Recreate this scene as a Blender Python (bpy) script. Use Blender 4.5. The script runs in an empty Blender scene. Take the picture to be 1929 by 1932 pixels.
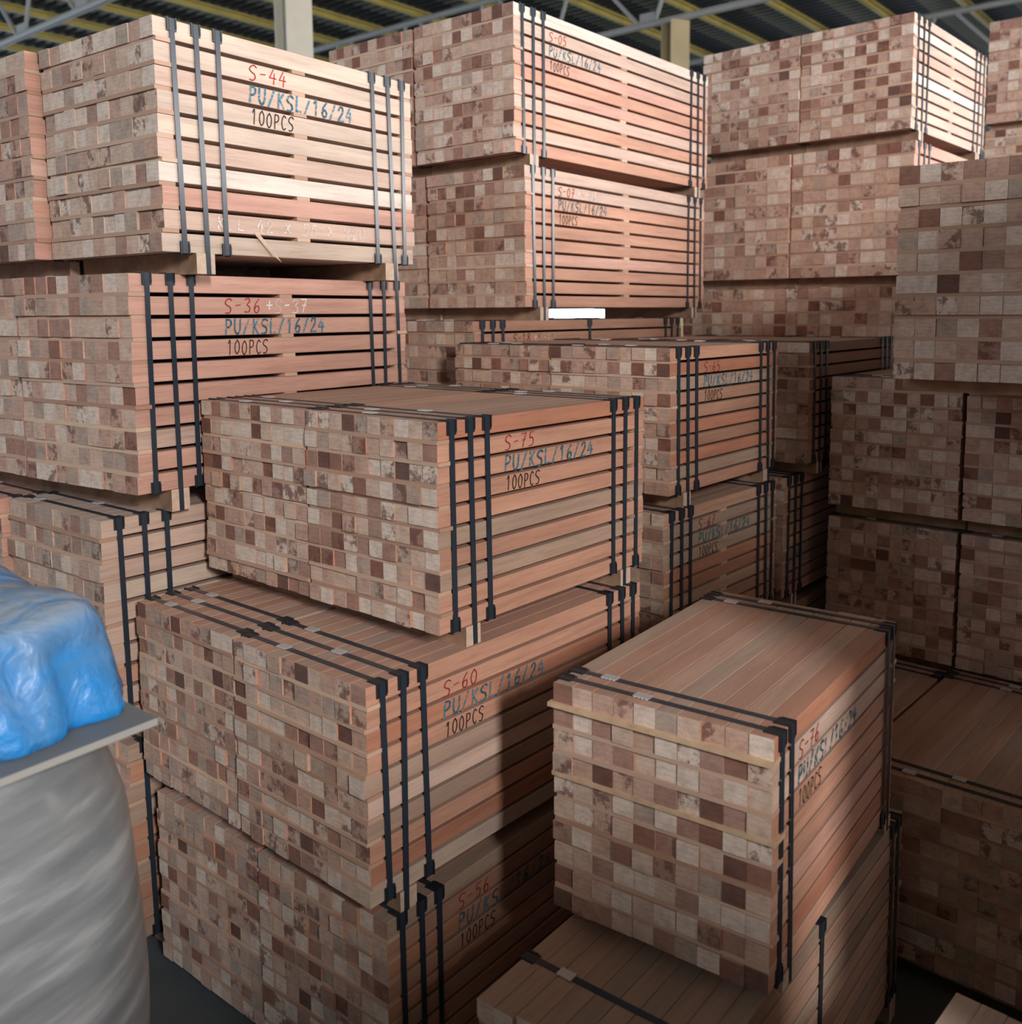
import bpy, bmesh, math, random
from mathutils import Vector, Matrix
random.seed(7)
C = bpy.context.scene.collection
scene = bpy.context.scene
R = math.radians
EYE = 1.90                                  # camera height above the warehouse floor

# ------------------------------------------------------------------ camera
cam_d = bpy.data.cameras.new('camera'); cam = bpy.data.objects.new('camera', cam_d); C.objects.link(cam)
cam_d.sensor_fit = 'HORIZONTAL'; cam_d.sensor_width = 36.0
cam_d.lens = 36.0 * 1795.915 / 1929.0
cam_d.shift_x = -59.34/1929.0; cam_d.shift_y = -173.79/1929.0   # the photo is a crop: its optical axis is off centre
cam_d.clip_start = 0.05; cam_d.clip_end = 200
YAW, PIT, ROL = R(-39.0324), R(6.3881), R(-0.3681)
fw = Vector((math.sin(YAW)*math.cos(PIT), math.cos(YAW)*math.cos(PIT), -math.sin(PIT)))
rt = Vector((math.cos(YAW), -math.sin(YAW), 0)); up = rt.cross(fw)
rt, up = (math.cos(ROL)*rt + math.sin(ROL)*up), (-math.sin(ROL)*rt + math.cos(ROL)*up)
m = Matrix((rt, up, -fw)).transposed().to_4x4(); m.translation = Vector((0, 0, EYE))
cam.matrix_world = m
scene.camera = cam
cam_d.dof.use_dof = True; cam_d.dof.focus_distance = 2.6; cam_d.dof.aperture_fstop = 3.5

# ------------------------------------------------------------------ world, light, exposure
world = bpy.data.worlds.new('world'); scene.world = world; world.use_nodes = True
bg = world.node_tree.nodes['Background']
bg.inputs[0].default_value = (0.76, 0.87, 1.0, 1); bg.inputs[1].default_value = 3.1
def area(name, loc, target, sx, sy, power, col):
    l = bpy.data.lights.new(name, 'AREA'); l.shape = 'RECTANGLE'; l.size = sx; l.size_y = sy
    l.energy = power; l.color = col
    o = bpy.data.objects.new(name, l); C.objects.link(o); o.location = loc
    o.rotation_euler = (Vector(target) - Vector(loc)).to_track_quat('-Z', 'Y').to_euler()
    return o
# daylight entering by the high window in the right hand wall
area('window_daylight', (4.92, -1.72, 4.2), (-1.4, 1.6, 1.3), 0.55, 1.5, 440, (1.0, 0.93, 0.88))
# added strip light brightening the upper bundles, set in an unseen wall opening
area('added_strip_light', (4.9, 8.0, 3.65), (-3.0, 6.5, 2.9), 14.0, 1.2, 920, (1.0, 0.94, 0.91))
scene.view_settings.view_transform = 'Standard'; scene.view_settings.look = 'None'
scene.view_settings.gamma = 1.0; scene.view_settings.use_curve_mapping = False
scene.view_settings.exposure = 0.22

# ------------------------------------------------------------------ materials
def new_mat(name):
    mt = bpy.data.materials.new(name); mt.use_nodes = True
    nt = mt.node_tree; return mt, nt, nt.nodes['Principled BSDF']
def N(nt, t, **kw):
    n = nt.nodes.new(t)
    for k, v in kw.items():
        if k in n.inputs.keys(): n.inputs[k].default_value = v
        else: setattr(n, k, v)
    return n
def mix(nt, a, b, fac, mode='MIX'):
    n = nt.nodes.new('ShaderNodeMix'); n.data_type = 'RGBA'; n.blend_type = mode
    for s, v in ((0, fac), (6, a), (7, b)):
        if hasattr(v, 'links'): nt.links.new(v, n.inputs[s])
        else: n.inputs[s].default_value = v
    return n.outputs[2]
def ramp(nt, src, stops, interp='LINEAR'):
    n = nt.nodes.new('ShaderNodeValToRGB'); cr = n.color_ramp; cr.interpolation = interp
    while len(cr.elements) < len(stops): cr.elements.new(0.5)
    for e, (p, c) in zip(cr.elements, stops):
        e.position = p; e.color = c if len(c) == 4 else (*c, 1)
    nt.links.new(src, n.inputs[0]); return n.outputs[0]
def plain(name, col, rough=0.6, metal=0.0, noise=0.0, scale=20.0):
    mt, nt, b = new_mat(name)
    b.inputs['Roughness'].default_value = rough; b.inputs['Metallic'].default_value = metal
    if noise:
        tc = N(nt, 'ShaderNodeTexCoord'); nz = N(nt, 'ShaderNodeTexNoise', Scale=scale, Detail=5.0)
        nt.links.new(tc.outputs['Object'], nz.inputs['Vector'])
        lo = tuple(c*(1-noise) for c in col); hi = tuple(min(1, c*(1+noise)) for c in col)
        nt.links.new(ramp(nt, nz.outputs[0], [(0.3, lo), (0.7, hi)]), b.inputs['Base Color'])
    else: b.inputs['Base Color'].default_value = (*col, 1)
    return mt
def obj_vec(nt, sc):
    """object coordinates shifted by a random amount for each board, then scaled"""
    tc = N(nt, 'ShaderNodeTexCoord'); oi = N(nt, 'ShaderNodeObjectInfo')
    ml = N(nt, 'ShaderNodeMath', operation='MULTIPLY'); ml.inputs[1].default_value = 37.0
    nt.links.new(oi.outputs['Random'], ml.inputs[0])
    ad = N(nt, 'ShaderNodeVectorMath', operation='ADD')
    nt.links.new(tc.outputs['Object'], ad.inputs[0]); nt.links.new(ml.outputs[0], ad.inputs[1])
    mu = N(nt, 'ShaderNodeVectorMath', operation='MULTIPLY'); mu.inputs[1].default_value = sc
    nt.links.new(ad.outputs[0], mu.inputs[0])
    return mu.outputs[0], oi, tc
def make_side():
    mt, nt, b = new_mat('sawn_long_grain')
    v, oi, tc = obj_vec(nt, (60, 3.0, 60))
    nz = N(nt, 'ShaderNodeTexNoise', Scale=1.0, Detail=6.0, Roughness=0.65); nt.links.new(v, nz.inputs['Vector'])
    g = ramp(nt, nz.outputs[0], [(0.25, (0.76, 0.71, 0.69)), (0.5, (0.96, 0.95, 0.94)), (0.75, (1.08, 1.08, 1.08))])
    v2, _, _ = obj_vec(nt, (9, 2.0, 9))
    n2 = N(nt, 'ShaderNodeTexNoise', Scale=1.0, Detail=3.0); nt.links.new(v2, n2.inputs['Vector'])
    g2 = ramp(nt, n2.outputs[0], [(0.3, (0.82, 0.80, 0.80)), (0.7, (1.08, 1.07, 1.06))])
    col = mix(nt, oi.outputs['Color'], g, 1.0, 'MULTIPLY'); col = mix(nt, col, g2, 1.0, 'MULTIPLY')
    v3, _, _ = obj_vec(nt, (400, 14, 400))
    n3 = N(nt, 'ShaderNodeTexNoise', Scale=1.0, Detail=2.0); nt.links.new(v3, n3.inputs['Vector'])
    pores = ramp(nt, n3.outputs[0], [(0.30, (0.75, 0.72, 0.70)), (0.42, (1, 1, 1))])
    col = mix(nt, col, pores, 0.7, 'MULTIPLY')
    # a film of dust on whatever lies face up
    ge = N(nt, 'ShaderNodeNewGeometry'); sp = N(nt, 'ShaderNodeSeparateXYZ'); nt.links.new(ge.outputs['Normal'], sp.inputs[0])
    du = N(nt, 'ShaderNodeMath', operation='MULTIPLY'); du.use_clamp = True; du.inputs[1].default_value = 0.30; nt.links.new(sp.outputs[2], du.inputs[0])
    col = mix(nt, col, (0.33, 0.27, 0.235, 1), du.outputs[0])
    nt.links.new(col, b.inputs['Base Color']); b.inputs['Roughness'].default_value = 0.72
    bp = N(nt, 'ShaderNodeBump', Strength=0.25, Distance=0.002); nt.links.new(nz.outputs[0], bp.inputs['Height'])
    nt.links.new(bp.outputs[0], b.inputs['Normal'])
    return mt
def make_end():
    mt, nt, b = new_mat('sawn_end_grain')
    v, oi, tc = obj_vec(nt, (38, 8, 38))
    base = ramp(nt, oi.outputs['Alpha'], [(0.0, (.78, .67, .58)), (0.2, (.67, .51, .41)), (0.4, (.57, .38, .30)),
                                          (0.55, (.46, .37, .31)), (0.7, (.39, .22, .17)), (0.85, (.23, .10, .07)), (1.0, (.115, .06, .05))])
    base = mix(nt, base, oi.outputs['Color'], 0.08)
    nz = N(nt, 'ShaderNodeTexNoise', Scale=1.0, Detail=5.0, Roughness=0.6); nt.links.new(v, nz.inputs['Vector'])
    g = ramp(nt, nz.outputs[0], [(0.25, (0.72, 0.68, 0.66)), (0.55, (1.0, 1.0, 1.0)), (0.8, (1.1, 1.1, 1.1))])
    col = mix(nt, base, g, 1.0, 'MULTIPLY')
    # growth rings, tilted differently on each board
    v2, _, _ = obj_vec(nt, (1, 1, 1))
    wv = N(nt, 'ShaderNodeTexWave', wave_type='RINGS', Scale=34.0, Distortion=6.0, Detail=3.0); wv.inputs['Detail Scale'].default_value = 1.2
    nt.links.new(v2, wv.inputs['Vector'])
    rg = ramp(nt, wv.outputs[1], [(0.0, (0.86, 0.82, 0.79)), (0.6, (1, 1, 1))])
    col = mix(nt, col, rg, 0.55, 'MULTIPLY')
    # dark resin / mould stains on some of the boards
    v3, _, _ = obj_vec(nt, (22, 0, 22))
    n3 = N(nt, 'ShaderNodeTexNoise', Scale=1.0, Detail=6.0, Roughness=0.7); nt.links.new(v3, n3.inputs['Vector'])
    st = ramp(nt, n3.outputs[0], [(0.49, (0, 0, 0)), (0.57, (1, 1, 1))])
    sel = N(nt, 'ShaderNodeMath', operation='FRACT'); m2 = N(nt, 'ShaderNodeMath', operation='MULTIPLY'); m2.inputs[1].default_value = 7.31
    nt.links.new(oi.outputs['Random'], m2.inputs[0]); nt.links.new(m2.outputs[0], sel.inputs[0])
    gt = N(nt, 'ShaderNodeMath', operation='GREATER_THAN'); gt.inputs[1].default_value = 0.77; nt.links.new(sel.outputs[0], gt.inputs[0])
    fm = N(nt, 'ShaderNodeMath', operation='MULTIPLY'); nt.links.new(gt.outputs[0], fm.inputs[0])
    sg = N(nt, 'ShaderNodeSeparateColor'); nt.links.new(st, sg.inputs[0]); nt.links.new(sg.outputs[0], fm.inputs[1])
    f2 = N(nt, 'ShaderNodeMath', operation='MULTIPLY'); f2.inputs[1].default_value = 0.80; nt.links.new(fm.outputs[0], f2.inputs[0])
    col = mix(nt, col, (0.15, 0.065, 0.05, 1), f2.outputs[0])
    # fine saw fuzz
    v4, _, _ = obj_vec(nt, (420, 40, 420))
    n4 = N(nt, 'ShaderNodeTexNoise', Scale=1.0, Detail=2.0); nt.links.new(v4, n4.inputs['Vector'])
    fz = ramp(nt, n4.outputs[0], [(0.3, (0.84, 0.83, 0.82)), (0.6, (1.03, 1.03, 1.03))])
    col = mix(nt, col, fz, 0.8, 'MULTIPLY')
    nt.links.new(col, b.inputs['Base Color']); b.inputs['Roughness'].default_value = 0.85
    bp = N(nt, 'ShaderNodeBump', Strength=0.3, Distance=0.0015); nt.links.new(n4.outputs[0], bp.inputs['Height'])
    nt.links.new(bp.outputs[0], b.inputs['Normal'])
    return mt
SIDE, END = make_side(), make_end()
def stick_mat():
    mt, nt, b = new_mat('sticker_wood'); oi = N(nt, 'ShaderNodeObjectInfo')
    nt.links.new(ramp(nt, oi.outputs['Random'], [(0, (.42, .25, .17)), (.5, (.52, .34, .25)), (.8, (.56, .38, .28)), (1, (.68, .50, .36))]), b.inputs['Base Color'])
    b.inputs['Roughness'].default_value = .8; return mt
STICK = stick_mat()
PALE = plain('pale_sticker_wood', (0.60, 0.42, 0.27), 0.8, noise=0.15, scale=30)
BEAR = plain('bearer_wood', (0.35, 0.225, 0.15), 0.8, noise=0.3, scale=18)
BEAR_END = plain('bearer_end_wood', (0.62, 0.47, 0.36), 0.85, noise=0.15, scale=60)
STRAP = plain('black_polyester_strap', (0.024, 0.038, 0.056), 0.28)
PLAST = plain('black_plastic', (0.016, 0.02, 0.026), 0.42)
SEAL = plain('galvanised_seal', (0.70, 0.72, 0.74), 0.45, 0.55)
def paint(name, col, cover):
    mt, nt, b = new_mat(name); b.inputs['Base Color'].default_value = (*col, 1); b.inputs['Roughness'].default_value = 0.8
    tc = N(nt, 'ShaderNodeTexCoord'); nz = N(nt, 'ShaderNodeTexNoise', Scale=110.0, Detail=4.0); nt.links.new(tc.outputs['Object'], nz.inputs['Vector'])
    a = ramp(nt, nz.outputs[0], [(0.5-cover*0.45, (0.15, 0.15, 0.15)), (0.62-cover*0.45, (1, 1, 1))])
    nt.links.new(a, b.inputs['Alpha']); return mt
RED = paint('red_marker', (0.50, 0.035, 0.035), 0.75)
BLUE = paint('blue_brush_paint', (0.05, 0.24, 0.34), 0.22)
BLACK = paint('black_marker', (0.02, 0.014, 0.012), 0.85)
WHITE = paint('white_chalk', (0.85, 0.83, 0.82), 0.6)
CHALK = paint('faint_white_chalk', (0.85, 0.83, 0.82), 0.25)

# ------------------------------------------------------------------ mesh helpers
def mesh_obj(name, verts, faces, mats, parent=None, mat_idx=None, smooth=False):
    me = bpy.data.meshes.new(name); me.from_pydata(verts, [], faces)
    for mt in (mats if isinstance(mats, (list, tuple)) else [mats]): me.materials.append(mt)
    if mat_idx: me.polygons.foreach_set('material_index', mat_idx)
    if smooth: me.polygons.foreach_set('use_smooth', [True]*len(me.polygons))
    me.update()
    return link(name, me, parent)
def link(name, me, parent=None):
    o = bpy.data.objects.new(name, me); C.objects.link(o)
    if parent: o.parent = parent
    return o
def tag(o, label, cat, group=None, kind=None):
    if label: o['label'] = label
    if cat: o['category'] = cat
    if group: o['group'] = group
    if kind: o['kind'] = kind
    return o
def box_data(x0, x1, y0, y1, z0, z1):
    v = [(x, y, z) for z in (z0, z1) for y in (y0, y1) for x in (x0, x1)]
    f = [(0, 2, 3, 1), (4, 5, 7, 6), (0, 1, 5, 4), (2, 6, 7, 3), (0, 4, 6, 2), (1, 3, 7, 5)]
    return v, f
def join(parts):
    V, F = [], []
    for v, f in parts:
        k = len(V); V += v; F += [tuple(i+k for i in q) for q in f]
    return V, F
def prism_y(poly, y0, y1):
    """polygon in (x,z), counter clockwise seen from -y, extruded along y"""
    n = len(poly); v = [(x, y0, z) for x, z in poly] + [(x, y1, z) for x, z in poly]
    f = [tuple(range(n)), tuple(range(2*n-1, n-1, -1))] + [((i+1) % n, i, i+n, (i+1) % n+n) for i in range(n)]
    return v, f
def board_mesh(w, t, L):
    c = 0.0014; a, b = w/2, t/2
    poly = [(-a+c, -b), (a-c, -b), (a, -b+c), (a, b-c), (a-c, b), (-a+c, b), (-a, b-c), (-a, -b+c)]
    v, f = prism_y(poly, -L/2, L/2)
    me = bpy.data.meshes.new('board'); me.from_pydata(v, [], f)
    me.materials.append(SIDE); me.materials.append(END)
    me.polygons.foreach_set('material_index', [1, 1]+[0]*8); me.update(); return me
def box_mesh(name, d, mats, idx=None):
    v, f = box_data(*d); me = bpy.data.meshes.new(name); me.from_pydata(v, [], f)
    for mt in mats: me.materials.append(mt)
    if idx: me.polygons.foreach_set('material_index', idx)
    me.update(); return me
def ring_data(x0, x1, z0, z1, wd, th, sh):
    """strap loop round a rectangle in (x,z); sh = how far its foot is displaced along y"""
    o = [(x0-th, z0-th), (x1+th, z0-th), (x1+th, z1+th), (x0-th, z1+th)]
    i = [(x0, z0), (x1, z0), (x1, z1), (x0, z1)]
    def yy(z): return sh*(z1-z)/(z1-z0)
    v = []
    for q in (o, i):
        for s in (-wd/2, wd/2):
            v += [(x, s+yy(z), z) for x, z in q]
    f = []
    for k in range(4):
        n = (k+1) % 4
        f += [(k, n, 4+n, 4+k), (8+n, 8+k, 12+k, 12+n), (n, k, 8+k, 8+n), (4+k, 4+n, 12+n, 12+k)]
    return v, f
def guard_mesh(a=0.031, wd=0.030, t=0.0026):
    """moulded L shaped strap guard with a raised lip on both edges; corner at origin, legs along -x and -z"""
    parts = [prism_y([(-a, 0.0), (0.0, 0.0), (0.0, -a), (t, -a), (t, t), (-a, t)], -wd/2, wd/2)]
    for s in (-1, 1):
        y = s*(wd/2-0.002)
        parts.append(prism_y([(-a*0.8, t), (t*0.9, t*0.9), (t, -a*0.8), (t+0.002, -a*0.8), (t+0.002, t+0.002), (-a*0.8, t+0.002)], y-0.002, y+0.002))
    v, f = join(parts)
    me = bpy.data.meshes.new('edge_protector'); me.from_pydata(v, [], f); me.materials.append(PLAST); me.update(); return me
def seal_mesh():
    pts = []; n = 4; l = 0.036; w = 0.0105
    for k in range(n*2+1): pts.append((-l/2+l*k/(2*n), -w-(0.0022 if k % 2 else 0)))
    for k in range(n*2, -1, -1): pts.append((-l/2+l*k/(2*n), w+(0.0022 if k % 2 else 0)))
    m_ = len(pts); v = [(x, y, 0.0) for x, y in pts]+[(x, y, 0.0026) for x, y in pts]
    f = [tuple(range(m_-1, -1, -1)), tuple(range(m_, 2*m_))]+[(i, (i+1) % m_, (i+1) % m_+m_, i+m_) for i in range(m_)]
    me = bpy.data.meshes.new('seal'); me.from_pydata(v, [], f); me.materials.append(SEAL); me.update(); return me
GUARD, SEALM = guard_mesh(), seal_mesh()

# ------------------------------------------------------------------ hand lettering
GL = {
 'S': [[(.82, .88), (.55, 1), (.25, .9), (.12, .68), (.35, .52), (.62, .42), (.72, .2), (.5, 0), (.15, .02)]],
 '-': [[(.2, .5), (.7, .54)]], '+': [[(.15, .5), (.8, .52)], [(.47, .8), (.45, .2)]],
 '0': [[(.45, 1), (.15, .7), (.15, .25), (.42, 0), (.7, .25), (.72, .7), (.45, 1)]],
 '1': [[(.2, .78), (.45, 1), (.42, 0)]],
 '2': [[(.15, .75), (.3, .97), (.6, .95), (.65, .65), (.4, .35), (.12, .02)], [(.12, .03), (.8, .04)]],
 '3': [[(.15, .9), (.5, 1), (.68, .8), (.4, .55), (.7, .35), (.6, .05), (.12, .05)]],
 '4': [[(.5, 1), (.12, .4)], [(.12, .4), (.82, .4)], [(.62, .72), (.56, 0)]],
 '5': [[(.75, 1), (.28, .98)], [(.28, .98), (.22, .58), (.5, .62), (.72, .4), (.6, .08), (.15, .03)]],
 '6': [[(.65, 1), (.3, .65), (.15, .25), (.4, 0), (.68, .2), (.6, .48), (.3, .42), (.18, .25)]],
 '7': [[(.12, .95), (.75, .98)], [(.75, .98), (.5, .5), (.35, 0)], [(.25, .5), (.7, .52)]],
 '8': [[(.45, .55), (.2, .8), (.45, 1), (.7, .8), (.45, .55), (.15, .25), (.42, 0), (.72, .25), (.45, .55)]],
 '9': [[(.68, .75), (.4, .55), (.15, .75), (.42, 1), (.68, .75), (.6, .3), (.5, 0)]],
 'P': [[(.18, 0), (.2, 1)], [(.2, 1), (.65, .95), (.72, .68), (.5, .5), (.2, .48)]],
 'U': [[(.12, 1), (.12, .3), (.4, 0), (.7, .25), (.75, 1)]],
 '/': [[(.1, -.05), (.7, 1.05)]],
 'K': [[(.18, 0), (.2, 1)], [(.75, 1), (.24, .48)], [(.3, .52), (.78, 0)]],
 'L': [[(.2, 1), (.16, .02)], [(.16, .03), (.72, .02)]],
 'C': [[(.72, .85), (.45, 1), (.18, .65), (.2, .25), (.45, 0), (.72, .12)]],
 'X': [[(.15, .85), (.75, .1)], [(.75, .9), (.1, .05)]], '.': [[(.3, .02), (.4, .06)]], ' ': []}
def smooth_line(p, n=5):
    if len(p) < 3: return p
    out = []
    for i in range(len(p)-1):
        p0, p1, p2, p3 = p[max(i-1, 0)], p[i], p[i+1], p[min(i+2, len(p)-1)]
        for k in range(n):
            t = k/n
            out.append(tuple(0.5*((2*b)+(c-a)*t+(2*a-5*b+4*c-d)*t*t+(-a+3*b-3*c+d)*t**3) for a, b, c, d in zip(p0, p1, p2, p3)))
    return out+[p[-1]]
def lettering(name, text, mat_, parent, x, y0, z0, length, height, pen, slant=0.12):
    """ribbons of paint standing 0.4 mm off the long side of a bundle (plane of constant x)"""
    V, F = [], []; adv = length/len(text)
    for ci, ch in enumerate(text):
        jz = random.uniform(-.05, .05)*height
        for line in GL[ch]:
            pl = smooth_line(line); pts = [(y0+adv*(ci+0.95*px+slant*py*.8), z0+jz+height*py) for px, py in pl]
            for a, b in zip(pts, pts[1:]):
                d = Vector((b[0]-a[0], b[1]-a[1]))
                if d.length < 1e-6: continue
                e = d.normalized()*pen*0.3; nrm = Vector((-d.y, d.x)).normalized()*pen/2; k = len(V)
                for q, s, ee in ((a, -1, -1), (b, -1, 1), (b, 1, 1), (a, 1, -1)):
                    V.append((x, q[0]+nrm.x*s+e.x*ee, q[1]+nrm.y*s+e.y*ee))
                F.append((k, k+1, k+2, k+3))
    return mesh_obj(name, V, F, mat_, parent)

# ------------------------------------------------------------------ lumber bundles
PAL = {  # albedo of the long faces of the boards
 'cream':  [(.64, .51, .42), (.62, .50, .41), (.62, .46, .38), (.65, .54, .46), (.60, .43, .36)],
 'pink':   [(.66, .38, .30), (.64, .36, .28), (.62, .35, .28), (.70, .46, .37), (.60, .34, .26)],
 'salmon': [(.60, .33, .23), (.56, .29, .20), (.62, .38, .28), (.54, .31, .22), (.50, .35, .27), (.62, .39, .29)],
 'rust':   [(.52, .25, .16), (.56, .29, .19), (.48, .27, .19), (.46, .34, .26), (.58, .36, .26)],
 'brown':  [(.44, .26, .18), (.50, .31, .22), (.40, .29, .22), (.53, .34, .25)],
}
TONE = {  # weights of the end grain tones: cream, beige, tan, grey, brown, red brown, dark
 'pale': [40, 26, 14, 12, 7, 1, 0], 'mixed': [27, 22, 20, 9, 12, 7, 3], 'pinkish': [22, 20, 32, 5, 14, 6, 1],
 'dusty': [13, 22, 24, 22, 14, 4, 1], 'contrast': [32, 17, 17, 6, 13, 10, 5]}
TV = [0.0, 0.2, 0.4, 0.55, 0.7, 0.85, 1.0]
def bundle(label, x, y, z, W, H, L, yaw=0.0, bear=0.05, pal='salmon', tone='mixed', cols=10, rows=10, s=1.0,
           straps='six', marks=None, group='strapped bundles of sawn lumber', bearers='std', detail=True, mids=True, order=None, midstrap=False, jut=None, pale=()):
    """x, y = right hand front corner; z = underside of the lowest boards (all relative to the eye for z)"""
    z += EYE
    cs, sn = math.cos(R(yaw)), math.sin(R(yaw))
    root = bpy.data.objects.new('lumber_bundle', None); C.objects.link(root); root.empty_display_size = 0.1
    root.location = (x-W/2*cs-L/2*sn, y-W/2*sn+L/2*cs, z-bear); root.rotation_euler = (0, 0, R(yaw))
    tag(root, label, 'lumber bundle', group)
    g = 0.0094*s; t = (H-g*(rows-1))/rows; w = W/cols
    bm_ = board_mesh(w-0.0006, t, L)
    for r in range(rows):
        zc = bear+t/2+r*(t+g); lay = random.gauss(0, 0.0022); rowcol = random.choice(PAL[pal])
        if order and rows-1-r < len(order): rowcol = PAL_ONE[order[rows-1-r]]
        for c in range(cols):
            o = bpy.data.objects.new('board', bm_); C.objects.link(o); o.parent = root
            o.location = (-W/2+w*(c+.5)+(random.uniform(-.0012, 0) if c == cols-1 else random.uniform(-.0002, .0002)),
                          lay+max(-.008, min(.008, random.gauss(0, 0.0022))), zc)
            col = rowcol if c == cols-1 else random.choice(PAL[pal]); k = random.uniform(.93, 1.06)
            o.color = (*(min(1, q*k) for q in col), random.choices(TV, TONE[tone])[0]*.94+random.uniform(0, .05))
    # stickers between the layers: front, middle and back
    sw = 0.042*s
    sm = box_mesh('sticker', (-W/2+.001, W/2-.001, -sw/2, sw/2, 0, g), [STICK])
    pmesh = box_mesh('sticker', (-W/2-.006, W/2+.004, -sw/2-.007, sw/2, 0, g), [PALE]) if pale else sm
    pos = [-L/2+sw/2+.002, 0, L/2-sw/2-.002] if mids else [-L/2+sw/2+.002, L/2-sw/2-.002]
    for r in range(rows-1):
        for p in pos:
            o = link('sticker', pmesh if (r in pale and p == pos[0]) else sm, root); o.location = (random.uniform(-.003, .006), p+random.uniform(-.006, .004), bear+t+r*(t+g))
    # bearers underneath
    off = [.045*s, .107*s, .165*s]; back = [.155*s, .095*s, .038*s]
    if straps == 'four': off, back = [.036, .085], [.08, .034]
    if straps == 'two': off, back = [.150, .62], [.09, .04]
    bpos = [-L/2+(off[0] if straps == 'two' else off[min(1, len(off)-1)]), L/2-back[min(1, len(back)-1)]] if bearers == 'std' else bearers
    bw = 0.05*s
    if bear > 0.005:
        me = box_mesh('bearer', (-W/2-.002, W/2+.004, -bw/2, bw/2, 0, bear), [BEAR, BEAR_END], [0, 0, 0, 0, 1, 1])
        for p in bpos:
            o = link('bearer', me, root); o.location = (0, p, 0)
            if jut and p == bpos[1]: o.location.x -= jut
    # straps
    if straps:
        ys = [(-L/2+q, i) for i, q in enumerate(off)]+[(L/2-q, i) for i, q in enumerate(back)]
        if midstrap: ys.append((-.02, 0))
        for yy, i in ys:
            under = (i == 1) and bear > .005 and straps != 'two'
            z0 = .0005 if under else bear-.0003
            sh = random.uniform(-.004, .012)*(1.6 if under else 1)
            v, f = ring_data(-W/2-.0035, W/2+.0035, z0, bear+H+.0008, .0155, .0013, sh)
            st = mesh_obj('strap', v, f, STRAP, root); st.location = (0, yy, 0)
            for (gx, gz, ry, d) in ((W/2+.0015, bear+H, 0, 0), (-W/2-.0015, bear+H, -90, 0), (W/2+.0015, bear, 90, sh), (-W/2-.0015, bear, 180, sh)):
                if under and gz < bear+H/2: continue
                if not detail and (gx < 0): continue
                o = link('edge_protector', GUARD, st); o.location = (gx, d, gz); o.rotation_euler = (0, R(ry), 0)
            o = link('seal', SEALM, st); o.location = (random.uniform(-.5, .1)*W*.7, 0, bear+H+.0022)
    # hand written marks on the long side: (layer from the top, text, paint, start, length, height, pen)
    for k, (layer, text, mt, v0, ln, hh, pen) in enumerate(marks or []):
        zz = bear+(rows-1-layer)*(t+g)+t*.5-hh/2
        lettering('marking', text, mt, root, W/2+.0012, -L/2+v0, zz, ln, hh, pen)
    return root
PAL_ONE = {'c': (.64, .52, .43), 'p': (.66, .39, .31), 's': (.61, .34, .24), 'r': (.54, .25, .16), 'g': (.49, .35, .27), 'k': (.65, .48, .395), 'd': (.47, .27, .19), 'w': (.75, .67, .59)}
def std_marks(num, s=1.0, extra=None, v0=.23):
    mk = [(1, num, RED, v0, .030*len(num)*s, .036*s, .0028*s), (2, 'PU/KSL/16/24', BLUE, v0-.002, .375*s**.5, .038*s, .0052*s), (3, '100PCS', BLACK, v0+.004, .135*s, .035*s, .0026*s)]
    if extra: mk.append((1, extra, WHITE, v0+.030*len(num)*s+.012, .030*len(extra)*s, .036*s, .0034*s))
    return mk

GRP_A = 'bundles in the tall tower at the left'
# --- tower A (left): larger boards, four tiers high, two abreast
SA = 1.2
top_left = bundle('cream lumber bundle marked S-44, on top of the left tower', -2.462, 1.398, .175, .600, .622, .98, 2.9, .058, 'cream', 'pale', s=SA, group=GRP_A, order='cckcckwpkc',
       marks=std_marks('S-44', SA, v0=.30)+[(8, 'K.L 42 X 55 X 920', CHALK, .17, .58, .036, .003)])
V_ = [(.300, -.49+.300, .128), (.300, -.49+.316, .128), (.322, -.49+.352, .070), (.334, -.49+.372, .040), (.302, -.49+.303, .120), (.303, -.49+.316, .118), (.320, -.49+.348, .064)]
sp_ = mesh_obj('splinter', V_, [(0, 1, 2), (2, 1, 3), (4, 6, 5), (6, 3, 5), (0, 2, 6, 4), (2, 3, 6), (1, 5, 3), (0, 4, 5, 1)], BEAR_END, top_left)
bundle('bundle cut by the left photo edge, beside the one marked S-44', -3.080, 1.33, .175, .600, .622, .98, 2.9, .058, 'pink', 'dusty', s=SA, group=GRP_A)
bundle('pink lumber bundle marked S-36+S-37, under the cream S-44 bundle', -2.532, 1.329, -.5, .589, .617, 1.12, 5.3, .064, 'pink', 'dusty', s=SA, group=GRP_A, order='pppppppkpp',
       marks=std_marks('S-36', SA, '+S-37', v0=.31))
bundle('bundle at the left photo edge, beside the one marked S-36+S-37', -3.138, 1.28, -.5, .589, .617, 1.12, 5.3, .064, 'pink', 'dusty', s=SA, group=GRP_A)
bundle('pinkish lumber bundle just above the blue tarp, topped by three straps', -2.575, 1.232, -1.169, .562, .605, 1.10, 1.3, .06, 'cream', 'dusty', s=SA, group=GRP_A, order='kkkckkksks',
       marks=[(2, 'PU/KSL/16/24', BLUE, .42, .40, .042, .006), (3, '100PCS', BLACK, .425, .15, .04, .003)])
bundle('bundle behind the blue tarp at the left photo edge', -3.155, 1.20, -1.169, .562, .605, 1.10, 1.3, .06, 'pink', 'dusty', s=SA, group=GRP_A)
bundle('bottom bundle of the left tower, a sliver beside the wrapped pallet', -2.575, 1.27, -1.83, .562, .601, 1.10, 0, .07, 'rust', 'dusty', s=SA, group=GRP_A)
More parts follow.
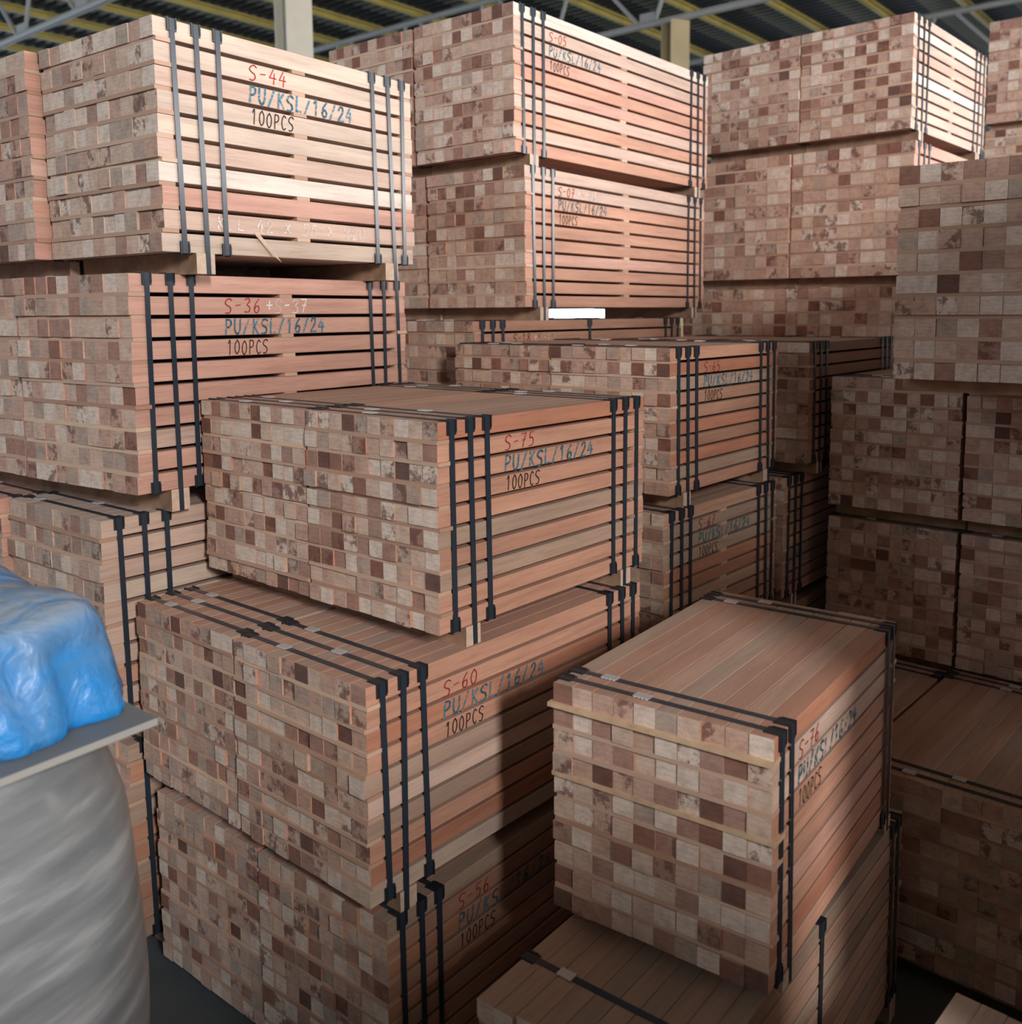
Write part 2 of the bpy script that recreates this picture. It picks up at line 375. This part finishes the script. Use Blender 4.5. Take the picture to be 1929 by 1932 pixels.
bundle('bottom bundle of the left tower hidden behind the wrapped pallet', -3.155, 1.25, -1.83, .562, .601, 1.10, 0, .07, 'rust', 'dusty', s=SA, group=GRP_A)

# --- tower B (centre): three tiers, two abreast
GRP_B = 'bundles in the middle tower'
bundle('salmon lumber bundle marked S-75 in the middle of the photo', -1.542, 1.519, -.747, .488, .500, .850, -.4, .049, 'salmon', 'contrast', group=GRP_B, marks=std_marks('S-75'), order='rssssgsgss', mids=False)
bundle('lumber bundle joined to the left side of the S-75 bundle', -2.036, 1.524, -.747, .492, .500, .850, -.4, .049, 'salmon', 'contrast', group=GRP_B, mids=False)
bundle('lumber bundle marked S-60 under the S-75 bundle', -1.530, 1.278, -1.299, .506, .503, 1.045, -.8, .050, 'salmon', 'mixed', group=GRP_B, marks=std_marks('S-60'), order='ssrsgkgsrc', mids=False)
bundle('lumber bundle joined to the left side of the S-60 bundle', -2.046, 1.292, -1.299, .477, .503, 1.045, -.5, .050, 'salmon', 'dusty', group=GRP_B, mids=False)
bundle('lumber bundle marked S-56 at the bottom of the middle tower', -1.523, 1.315, -1.85, .472, .501, .95, 1.0, .050, 'rust', 'mixed', group=GRP_B, marks=std_marks('S-56'), mids=False)
bundle('lumber bundle left of S-56, its lower edge on the floor', -2.006, 1.313, -1.85, .486, .501, .95, .5, .050, 'rust', 'dusty', group=GRP_B, mids=False)

# --- stack D (right foreground)
GRP_D = 'bundles in the right foreground'
bundle('lumber bundle marked S-76 with paired straps, right foreground', -.727, 1.569, -1.291, .496, .506, .816, 3.7, .034, 'salmon', 'contrast', group=GRP_D, straps='four', marks=std_marks('S-76', v0=.13), order='rkkssspsrs', pale=(8, 5), mids=False)
bundle('lumber bundle under the S-76 bundle, crossed by a single front strap', -.736, 1.269, -1.827, .452, .502, 1.20, 1.8, .073, 'brown', 'mixed', group=GRP_D, straps='two', mids=False)
bundle('lumber bundle whose pale top shows in the bottom right corner', -.05, .947, -1.85, .486, .500, .90, -4, .050, 'cream', 'mixed', group=GRP_D, straps=None)

# --- stack E (right edge, low)
GRP_E = 'low dark bundles at the right edge'
bundle('dark low bundle at the right photo edge with two seals on top', -.456, 2.62, -1.851, .528, .540, .93, -1.7, .049, 'salmon', 'dusty', s=1.08, group=GRP_E, straps='four', mids=False)
bundle('dark low bundle showing a narrow strip of top right of S-76', -.996, 2.635, -1.851, .50, .540, .90, -1.7, .049, 'salmon', 'dusty', s=1.08, group=GRP_E, straps='four', mids=False)

# --- tower F (right middle distance)
GRP_F = 'bundles in the dark right hand tower'
for nm, zz, hh, br in (('top', -.754, .502, .05), ('middle', -1.305, .501, .044), ('bottom', -1.85, .501, .05)):
    for k, xx in enumerate((-.966, -.462)):
        bundle('%s bundle in the %s column of the dark right tower' % (nm, ('left', 'right')[k]), xx, 3.58-.012*k, zz, .490, hh, .92, -1.2, br, 'brown', 'mixed' if zz > -1 else 'dusty', group=GRP_F, mids=False)
bundle('bundle of big square boards jutting out over the right tower', -.395, 2.98, -.21, .63, .647, 2.6, -3.0, .042, 'brown', 'mixed', s=1.3, cols=10, group=GRP_F, straps=None, bearers=[-1.3+.12, -1.3+.95, -1.3+1.45], jut=.13)

# --- tower G (far right, only its top bundle shows)
GRP_G = 'bundles in the far right tower'
bundle('far bundle at the top right photo corner', -1.215, 7.23, 1.285, .663, .678, 1.24, .3, .05, 'pink', 'pinkish', s=1.35, group=GRP_G)
for k in range(5):
    bundle('bundle number %s from the floor in the tower hidden behind the far right bundle' % ('one two three four five'.split()[k]), -1.215, 7.23, -1.85+k*.627, .663, .577, 1.24, 0, .05, 'pink', 'pinkish', s=1.2, group=GRP_G, straps=None)

# --- tower H (back right)
GRP_H = 'bundles in the back right tower'
SH = 1.24
for side, dx in (('right', 0), ('left', 1)):
    bundle('back right tower, top tier, %s bundle' % side, -1.663-dx*.614, 5.03+dx*.02, .922, .608, .565, 1.167, -2.2, .083, 'pink', 'pinkish', s=SH, group=GRP_H, order='kwkpkwkkkk')
    bundle('back right tower, second tier from the top, %s bundle' % side, -1.597-dx*.658, 4.905, .181, .650, .658, 1.14, -1.2, .064, 'pink', 'pinkish', s=SH, group=GRP_H)
    bundle('back right tower, third tier from the top, %s bundle' % side, -1.529-dx*.607, 4.63, -.506, .605, .623, 1.14, 0, .05, 'pink', 'pinkish', s=SH, group=GRP_H)
    bundle('back right tower, hidden tier just above the bottom, %s bundle' % side, -1.60-dx*.61, 4.70, -1.176, .60, .62, 1.13, 0, .05, 'pink', 'pinkish', s=SH, group=GRP_H, straps=None)
    bundle('back right tower, hidden bottom tier, %s bundle' % side, -1.60-dx*.61, 4.70, -1.85, .60, .624, 1.13, 0, .05, 'pink', 'pinkish', s=SH, group=GRP_H, straps=None)

# --- tower I (back centre): long boards
GRP_I = 'long bundles in the back centre tower'
SI = 1.146
bundle('long pale topped bundle marked S-05, highest in the photo centre', -2.572, 3.004, .654, .567, .583, 1.60, .6, .054, 'pink', 'mixed', s=SI, group=GRP_I, marks=std_marks('S-05', 1.05), order='wkkpspksks')
bundle('bundle joined to the left side of the S-05 bundle', -3.160, 3.002, .654, .557, .583, 1.60, .6, .054, 'pink', 'pinkish', s=SI, group=GRP_I)
bundle('long bundle marked S-07-S-06, under the S-05 bundle', -2.537, 3.025, .026, .544, .574, 1.56, 2.0, .055, 'salmon', 'pinkish', s=SI, group=GRP_I, marks=std_marks('S-07', 1.05, '-S-06'), order='kksssspsss')
bundle('bundle left of the S-07-S-06 one, seen behind the left tower', -3.10, 3.01, .026, .544, .574, 1.56, 2.0, .055, 'salmon', 'dusty', s=SI, group=GRP_I, bearers=[-.78+.11, -.78+.88])
bundle('long bundle marked S-18+S-19, just under the S-07-S-06 bundle', -2.532, 2.706, -.525, .52, .496, 1.55, 0, .05, 'rust', 'dusty', group=GRP_I, marks=[(1, 'S-18', RED, .23, .115, .036, .0028), (1, '+S-19', CHALK, .36, .15, .036, .003)], mids=False, midstrap=True)
bundle('bundle left of the S-18+S-19 one, mostly behind the left tower', -3.065, 2.706, -.525, .52, .496, 1.55, 0, .05, 'rust', 'dusty', group=GRP_I)
for nm, zz, hh in (('upper', -1.185, .61), ('lower', -1.85, .615)):
    for k, xx in enumerate((-2.54, -3.08)):
        bundle('hidden %s supporting bundle in the %s column of the back centre tower' % (nm, ('right', 'left')[k]), xx, 2.78, zz, .52, hh, 1.5, 0, .05, 'rust', 'dusty', s=1.1, group=GRP_I, straps=None)

# --- tower J (centre right)
GRP_J = 'bundles in the centre right tower'
bundle('orange lumber bundle marked S-65, right of the S-75 bundle and farther back', -1.574, 2.587, -.586, .484, .473, .777, .3, .048, 'rust', 'mixed', s=.95, group=GRP_J, marks=std_marks('S-65', .95, v0=.21), order='srgddrdrgs', mids=False)
bundle('bundle joined to the left side of the S-65 bundle', -2.062, 2.587, -.586, .452, .473, .777, .3, .048, 'rust', 'dusty', s=.95, group=GRP_J, mids=False)
bundle('lumber bundle marked S-67 under the S-65 bundle', -1.557, 2.525, -1.101, .457, .467, .780, -.9, .049, 'rust', 'dusty', s=.95, group=GRP_J, marks=std_marks('S-67', .95, v0=.21))
bundle('bundle left of S-67, behind the middle tower', -2.03, 2.53, -1.101, .457, .467, .780, -.9, .049, 'rust', 'dusty', s=.95, group=GRP_J)
for k, xx in enumerate((-1.57, -2.04)):
    bundle('hidden bottom bundle in the %s column of the centre right tower' % ('right', 'left')[k], xx, 2.55, -1.85, .455, .70, .77, 0, .05, 'rust', 'dusty', rows=14, group=GRP_J, straps=None)

# --- tower K (behind J)
GRP_K = 'bundles in the dark gap behind the centre right tower'
for k in range(2):
    bundle('upper bundle in the dark gap right of S-65, %s column' % ('right', 'left')[k], -1.492-k*.47, 3.46, -.585, .456, .467, .92, 0, .046, 'brown', 'dusty', s=.95, group=GRP_K, mids=False)
    bundle('lower bundle in the dark gap right of S-67, %s column' % ('right', 'left')[k], -1.533-k*.47, 3.345, -1.098, .456, .467, .92, 0, .052, 'brown', 'dusty', s=.95, group=GRP_K, mids=False)
    bundle('hidden bottom bundle behind the centre right tower, %s column' % ('right', 'left')[k], -1.54-k*.47, 3.36, -1.85, .456, .70, .92, 0, .05, 'brown', 'dusty', rows=14, group=GRP_K, straps=None)

# --- unseen stacks added outside the frame on the right to shade S-76 and the dark tower
for q, (pos, yy) in enumerate((('nearest', 1.15), ('second', 2.20), ('third', 3.25), ('farthest', 4.30))):
    for k, nm in enumerate(('bottom', 'second', 'third', 'fourth') if q == 0 else ('bottom', 'second', 'third', 'fourth', 'fifth')):
        bundle('%s bundle of the %s added shading stack outside the frame on the right' % (nm, pos), 1.02, yy-(.5 if k == 4 else 0), -1.85+.55*k, .52, .50, .92, 0, .05, 'salmon', 'mixed', group='added shading bundles outside the frame on the right', straps=None)

for k, nm in enumerate(('bottom', 'middle', 'top')):  # unseen stack added to keep the key light off the lowest bundles
    bundle('%s bundle of the added shading stack beside the camera outside the frame' % nm, .82, -.10, -1.85+.55*k, .52, .50, .92, 0, .05, 'salmon', 'mixed', group='added shading bundles outside the frame on the right', straps=None)

# ------------------------------------------------------------------ setting
def concrete(name, a, b_, sc):
    mt, nt, b = new_mat(name); tc = N(nt, 'ShaderNodeTexCoord')
    nz = N(nt, 'ShaderNodeTexNoise', Scale=sc, Detail=8.0); nt.links.new(tc.outputs['Object'], nz.inputs['Vector'])
    nt.links.new(ramp(nt, nz.outputs[0], [(0.3, a), (0.7, b_)]), b.inputs['Base Color']); b.inputs['Roughness'].default_value = 0.85
    return mt
FLOOR = concrete('concrete_floor', (.055, .06, .065), (.095, .10, .10), 1.5)
WALL = concrete('rendered_wall', (.24, .23, .21), (.32, .31, .29), .8)
o = mesh_obj('floor', *box_data(-40, 30, -20, 50, -.2, 0), FLOOR); tag(o, 'dark grey concrete warehouse floor', None, kind='structure')
# right hand wall with a high window and an opening for the added strip light, unseen front wall shaped to hold back low daylight
v, f = join([box_data(5, 5.2, -12, .9, 0, 3.4), box_data(5, 5.2, .9, 40, 0, 2.8), box_data(5, 5.2, -12, -2.03, 3.4, 7.1), box_data(5, 5.2, -1.41, .9, 3.4, 7.1), box_data(5, 5.2, -2.03, -1.41, 5.0, 7.1),
             box_data(5, 5.2, .9, 40, 4.4, 7.1), box_data(5, 5.2, 15.1, 40, 2.8, 4.4)])
o = mesh_obj('wall_right', v, f, WALL); tag(o, 'plain rendered wall on the right with a high window and an added opening for the strip light', None, kind='structure')
v, f = join([box_data(-3.2, 5.0, -5.2, -5.0, 0, 7.1), box_data(-20, -3.2, -5.2, -5.0, 0, 4.5)])
o = mesh_obj('wall_front', v, f, WALL); tag(o, 'plain rendered wall added behind the camera, half height on the left to limit low daylight', None, kind='structure')

# roof: corrugated sheets, yellow purlins, trusses and columns
ROOFZ = EYE+5.45
OLIVE = plain('olive_roof_sheet', (.15, .155, .11), 0.6)
NAVY = plain('shaded_roof_sheet', (.028, .034, .045), 0.6)  # dark band beside each purlin: its shade is put into the sheet colour
YEL = plain('yellow_purlin_paint', (.55, .45, .13), 0.6, noise=.15, scale=3)
GREYM = plain('grey_truss_paint', (.34, .35, .34), 0.6)
COLM = plain('cream_column_paint', (.66, .62, .52), 0.6, noise=.12, scale=2)
COLY = plain('yellowish_column_paint', (.46, .37, .22), 0.6, noise=.12, scale=2)
roof = bpy.data.objects.new('ceiling', None); C.objects.link(roof); roof.location = (0, 0, ROOFZ)
tag(roof, 'dark corrugated sheet roof on yellow purlins', None, kind='structure')
PX = [-12.99+1.3*k for k in range(-14, 16)]
def sheet(x0, x1, y0, y1, z, mt):
    # ribs run across the purlins
    V, F = [], []; pit = .19; n = int((y1-y0)/pit)
    for i in range(n+1):
        y = y0+i*pit
        for dy, dz in ((0, 0), (.05, .0), (.07, .035), (.15, .035), (.17, 0)):
            V += [(x0, y+dy, z+dz), (x1, y+dy, z+dz)]
    for i in range(len(V)//2-1): F.append((2*i, 2*i+1, 2*i+3, 2*i+2))
    return mesh_obj('roof_sheet', V, F, mt, roof)
for px in PX:
    sheet(px+.04, px+.58, -6, 40, .02, NAVY); sheet(px+.58, px+1.34, -6, 40, .02, OLIVE)
pm = None
for px in PX:
    # lipped channel purlin
    v, f = prism_y([(-.04, -.12), (.04, -.12), (.04, -.10), (-.03, -.10), (-.03, -.02), (.04, -.02), (.04, .01), (-.04, .01)], -6, 40)
    if pm is None:
        o = mesh_obj('purlin', v, f, YEL, roof); pm = o.data
    else: o = link('purlin', pm, roof)
    o.location = (px, 0, 0)
def tube(a, b, r, n=8):
    a, b = Vector(a), Vector(b); d = (b-a).normalized(); u = d.orthogonal().normalized(); w = d.cross(u)
    V = [tuple(p+r*(math.cos(2*math.pi*k/n)*u+math.sin(2*math.pi*k/n)*w)) for p in (a, b) for k in range(n)]
    F = [(k, (k+1) % n, (k+1) % n+n, k+n) for k in range(n)]+[tuple(range(n-1, -1, -1)), tuple(range(n, 2*n))]
    return V, F
def truss(y, label, zc, x0=-24, x1=6, tilt=0.0):
    t = bpy.data.objects.new('roof_truss', None); C.objects.link(t); t.location = (0, y, 0)
    tag(t, label, 'truss', 'pipe roof trusses')
    zt = ROOFZ-.28
    o = mesh_obj('bottom_chord', *tube((x0, 0, zc), (x1, 0, zc), .055), GREYM, t)
    o = mesh_obj('top_chord', *tube((x0, 0, zt), (x1, 0, zt), .055), GREYM, t)
    x = x0; k = 0; st = 1.25
    while x+2*st <= x1:
        mesh_obj('web', *tube((x, 0, zt), (x+st*.75, 0, zc), .032), GREYM, t); mesh_obj('web', *tube((x+st*.95, 0, zc), (x+st*1.25, 0, zt), .032), GREYM, t)
        mesh_obj('gusset', *box_data(x+st*.85-.13, x+st*.85+.13, -.012, .012, zc-.02, zc+.17), GREYM, t)
        x += 1.5*st
truss(6.65, 'grey pipe roof truss at the upper left corner', EYE+4.2)
truss(12.3, 'grey pipe roof truss behind the yellowish column', EYE+4.2)
truss(17.95, 'grey pipe roof truss at the far upper right', EYE+4.2)
def column(x, y, mt, label, rz):
    b, h, tf, tw = .30, .30, .02, .016
    poly = [(-b/2, -h/2), (b/2, -h/2), (b/2, -h/2+tf), (tw/2, -h/2+tf), (tw/2, h/2-tf), (b/2, h/2-tf), (b/2, h/2), (-b/2, h/2), (-b/2, h/2-tf), (-tw/2, h/2-tf), (-tw/2, -h/2+tf), (-b/2, -h/2+tf)]
    n = len(poly); H_ = EYE+4.15
    v = [(px, py, 0.02) for px, py in poly]+[(px, py, H_) for px, py in poly]
    f = [tuple(range(n-1, -1, -1)), tuple(range(n, 2*n))]+[(i, (i+1) % n, (i+1) % n+n, i+n) for i in range(n)]
    t = bpy.data.objects.new('steel_column', None); C.objects.link(t); t.location = (x, y, 0); t.rotation_euler = (0, 0, R(rz))
    tag(t, label, 'column', 'steel roof columns')
    mesh_obj('shaft', v, f, mt, t); mesh_obj('base_plate', *box_data(-.22, .22, -.22, .22, 0, .025), mt, t)
column(-8.83, 6.65, COLM, 'cream steel column above the S-44 bundle', 78)
column(-7.46, 12.3, COLY, 'yellowish steel column above the right end of S-05', 60)

# ------------------------------------------------------------------ wrapped pallet, board and tarpaulin (left foreground)
def wrap_mat():
    mt, nt, b = new_mat('stretch_film'); tc = N(nt, 'ShaderNodeTexCoord')
    mp = N(nt, 'ShaderNodeMapping'); mp.inputs['Rotation'].default_value = (R(0), R(0), R(0)); mp.inputs['Scale'].default_value = (2.0, 2.0, 26)
    nt.links.new(tc.outputs['UV'], mp.inputs['Vector'])
    nz = N(nt, 'ShaderNodeTexNoise', Scale=1.0, Detail=6.0, Roughness=.6); 
    mp.inputs['Scale'].default_value = (9, 26, 1); mp.inputs['Rotation'].default_value = (0, 0, R(-38))
    nt.links.new(mp.outputs[0], nz.inputs['Vector'])
    nt.links.new(ramp(nt, nz.outputs[0], [(0.30, (.15, .165, .18)), (.52, (.24, .26, .275)), (.76, (.50, .53, .56))]), b.inputs['Base Color'])
    b.inputs['Roughness'].default_value = .28; b.inputs['Coat Weight'].default_value = .5; b.inputs['Coat Roughness'].default_value = .2
    bp = N(nt, 'ShaderNodeBump', Strength=.35, Distance=.006); nt.links.new(nz.outputs[0], bp.inputs['Height']); nt.links.new(bp.outputs[0], b.inputs['Normal'])
    return mt
PZ = EYE-.66                                        # top of the grey board
wp = bpy.data.objects.new('wrapped_pallet', None); C.objects.link(wp); wp.location = (-1.885, .315, 0)
tag(wp, 'round cornered pallet load wrapped in grey stretch film, bottom left', 'wrapped pallet')
nu, nv = 96, 40; V, F = [], []
top = PZ-.03
for j in range(nv+1):
    tz = j/nv; z = .02+(top-.02)*tz
    bul = .49+.03*math.sin(math.pi*min(1, (1-tz)*1.05))**.8-.035*(max(0, tz-.85)/.15)**2
    for i in range(nu):
        a = 2*math.pi*i/nu; c_, s_ = math.cos(a), math.sin(a); e = 2.9
        r = (abs(c_)**e+abs(s_)**e)**(-1/e)
        wv = .004*math.sin(5*a+9*tz+3*math.sin(2*a))+.002*math.sin(11*a-16*tz)
        V.append(((bul+wv)*r*c_, (bul+wv)*r*s_, z))
for j in range(nv):
    for i in range(nu): F.append((j*nu+i, j*nu+(i+1) % nu, (j+1)*nu+(i+1) % nu, (j+1)*nu+i))
F.append(tuple(nv*nu+i for i in range(nu))); F.append(tuple(range(nu-1, -1, -1)))
o = mesh_obj('stretch_wrap', V, F, wrap_mat(), wp, smooth=True)
uv = o.data.uv_layers.new(name='UVMap')
for pl in o.data.polygons:
    for li, vi in zip(pl.loop_indices, pl.vertices):
        j, i = divmod(vi, nu); u = i/nu
        if pl.index % nu == nu-1 and i == 0: u = 1.0
        uv.data[li].uv = (u, j/nv)
PAN = plain('grey_panel', (.20, .215, .225), .65, noise=.12, scale=6); PANE = plain('grey_panel_edge', (.36, .36, .34), .8)
V = [(-1.447, .770), (-2.46, .768), (-2.40, -.24), (-1.37, -.24)]
v = [(x, y, PZ-.012) for x, y in V]+[(x, y, PZ) for x, y in V]
o = mesh_obj('grey_board', v, [(0, 3, 2, 1)[::-1], (4, 5, 6, 7), (0, 1, 5, 4)[::-1], (1, 2, 6, 5)[::-1], (2, 3, 7, 6)[::-1], (3, 0, 4, 7)[::-1]], [PAN, PANE], mat_idx=[0, 0, 1, 1, 1, 1])
tag(o, 'flat grey board lying on the wrapped pallet under the blue tarp', 'board')
def tarp_mat():
    mt, nt, b = new_mat('blue_tarpaulin'); tc = N(nt, 'ShaderNodeTexCoord')
    nz = N(nt, 'ShaderNodeTexNoise', Scale=5.0, Detail=6.0, Roughness=.6, Distortion=.6); nt.links.new(tc.outputs['Object'], nz.inputs['Vector'])
    c1 = ramp(nt, nz.outputs[0], [(0.34, (.16, .24, .34)), (.45, (.05, .22, .50)), (.60, (.02, .27, .72))])
    mp = N(nt, 'ShaderNodeMapping'); mp.inputs['Scale'].default_value = (14, 3.5, 8); mp.inputs['Rotation'].default_value = (0, 0, R(28)); nt.links.new(tc.outputs['Object'], mp.inputs['Vector'])
    n4 = N(nt, 'ShaderNodeTexNoise', Scale=1.0, Detail=6.0, Roughness=.65); nt.links.new(mp.outputs[0], n4.inputs['Vector'])
    dz = ramp(nt, n4.outputs[0], [(.36, (0, 0, 0)), (.62, (.85, .85, .85))])
    ge = N(nt, 'ShaderNodeNewGeometry'); sp = N(nt, 'ShaderNodeSeparateXYZ'); nt.links.new(ge.outputs['Normal'], sp.inputs[0])
    dm = N(nt, 'ShaderNodeMath', operation='MULTIPLY'); dm.use_clamp = True; nt.links.new(dz, dm.inputs[0]); nt.links.new(sp.outputs[2], dm.inputs[1])
    c1 = mix(nt, c1, (.40, .45, .49, 1), dm.outputs[0])     # dust lying on the upper folds
    nt.links.new(c1, b.inputs['Base Color']); b.inputs['Roughness'].default_value = .38
    n2 = N(nt, 'ShaderNodeTexNoise', Scale=14.0, Detail=5.0, Distortion=1.2); nt.links.new(tc.outputs['Object'], n2.inputs['Vector'])
    bp = N(nt, 'ShaderNodeBump', Strength=.6, Distance=.02); nt.links.new(n2.outputs[0], bp.inputs['Height']); nt.links.new(bp.outputs[0], b.inputs['Normal'])
    return mt
TARP = tarp_mat()
def tarp():
    """a folded bundle under one draped sheet: crown, rounded shoulder, then pleated sides"""
    rnd = random.Random(5); nu, hx, hy, h = 220, .40, .40, .19
    ph = [rnd.uniform(0, 6.28) for _ in range(16)]
    prof = [(.06, 1.0), (.25, 1.0), (.45, 1.0), (.62, 1.0), (.76, .995), (.87, .985), (.945, .965), (.98, .91), (.995, .80), (1.0, .66), (1.01, .5), (1.02, .36), (1.03, .22), (1.035, .10), (1.03, .03), (1.0, .0)]
    V, F = [], []
    for j, (r, q) in enumerate(prof):
        side = max(0, 1-q)
        for i in range(nu):
            a = 2*math.pi*i/nu; c_, s_ = math.cos(a), math.sin(a); e = 10
            rr = (abs(c_)**e+abs(s_)**e)**(-1/e)
            pl = (1-2*abs(math.sin(8.5*a+ph[0]+1.5*math.sin(3*a)+.8*q)))*.6+.5*(1-2*abs(math.sin(14.5*a+ph[1]-1.1*q)))+.25*math.sin(47*a+ph[2])
            k = r*(1+.045*pl*min(1, side*2.2)*(1-.35*q))
            x, y = hx*rr*c_*k, hy*rr*s_*k
            lean = .035*side                           # the pile spreads towards its foot
            x += lean*c_; y += lean*s_
            top_w = .012*math.sin(11*x+6*y+ph[3])+.010*math.sin(17*y-9*x+ph[4])+.006*math.sin(31*x+ph[5])+.006*math.sin(37*y+13*x+ph[6])
            z = h*q+(top_w*.8+.010*(x/hx)+.012*(y/hy))*(q**2)
            V.append((x, y, max(0.0, z)))
    n = len(prof)
    for j in range(n-1):
        for i in range(nu): F.append((j*nu+i, (j+1)*nu+i, (j+1)*nu+(i+1) % nu, j*nu+(i+1) % nu))
    F.append(tuple(range(nu))); F.append(tuple((n-1)*nu+i for i in range(nu-1, -1, -1)))
    o = mesh_obj('folded_tarp', V, F, TARP, smooth=True); o.location = (-1.90, .325, PZ+.001); o.rotation_euler = (0, 0, R(2))
    tag(o, 'crumpled blue tarpaulin folded on the grey board', 'tarp')
tarp()
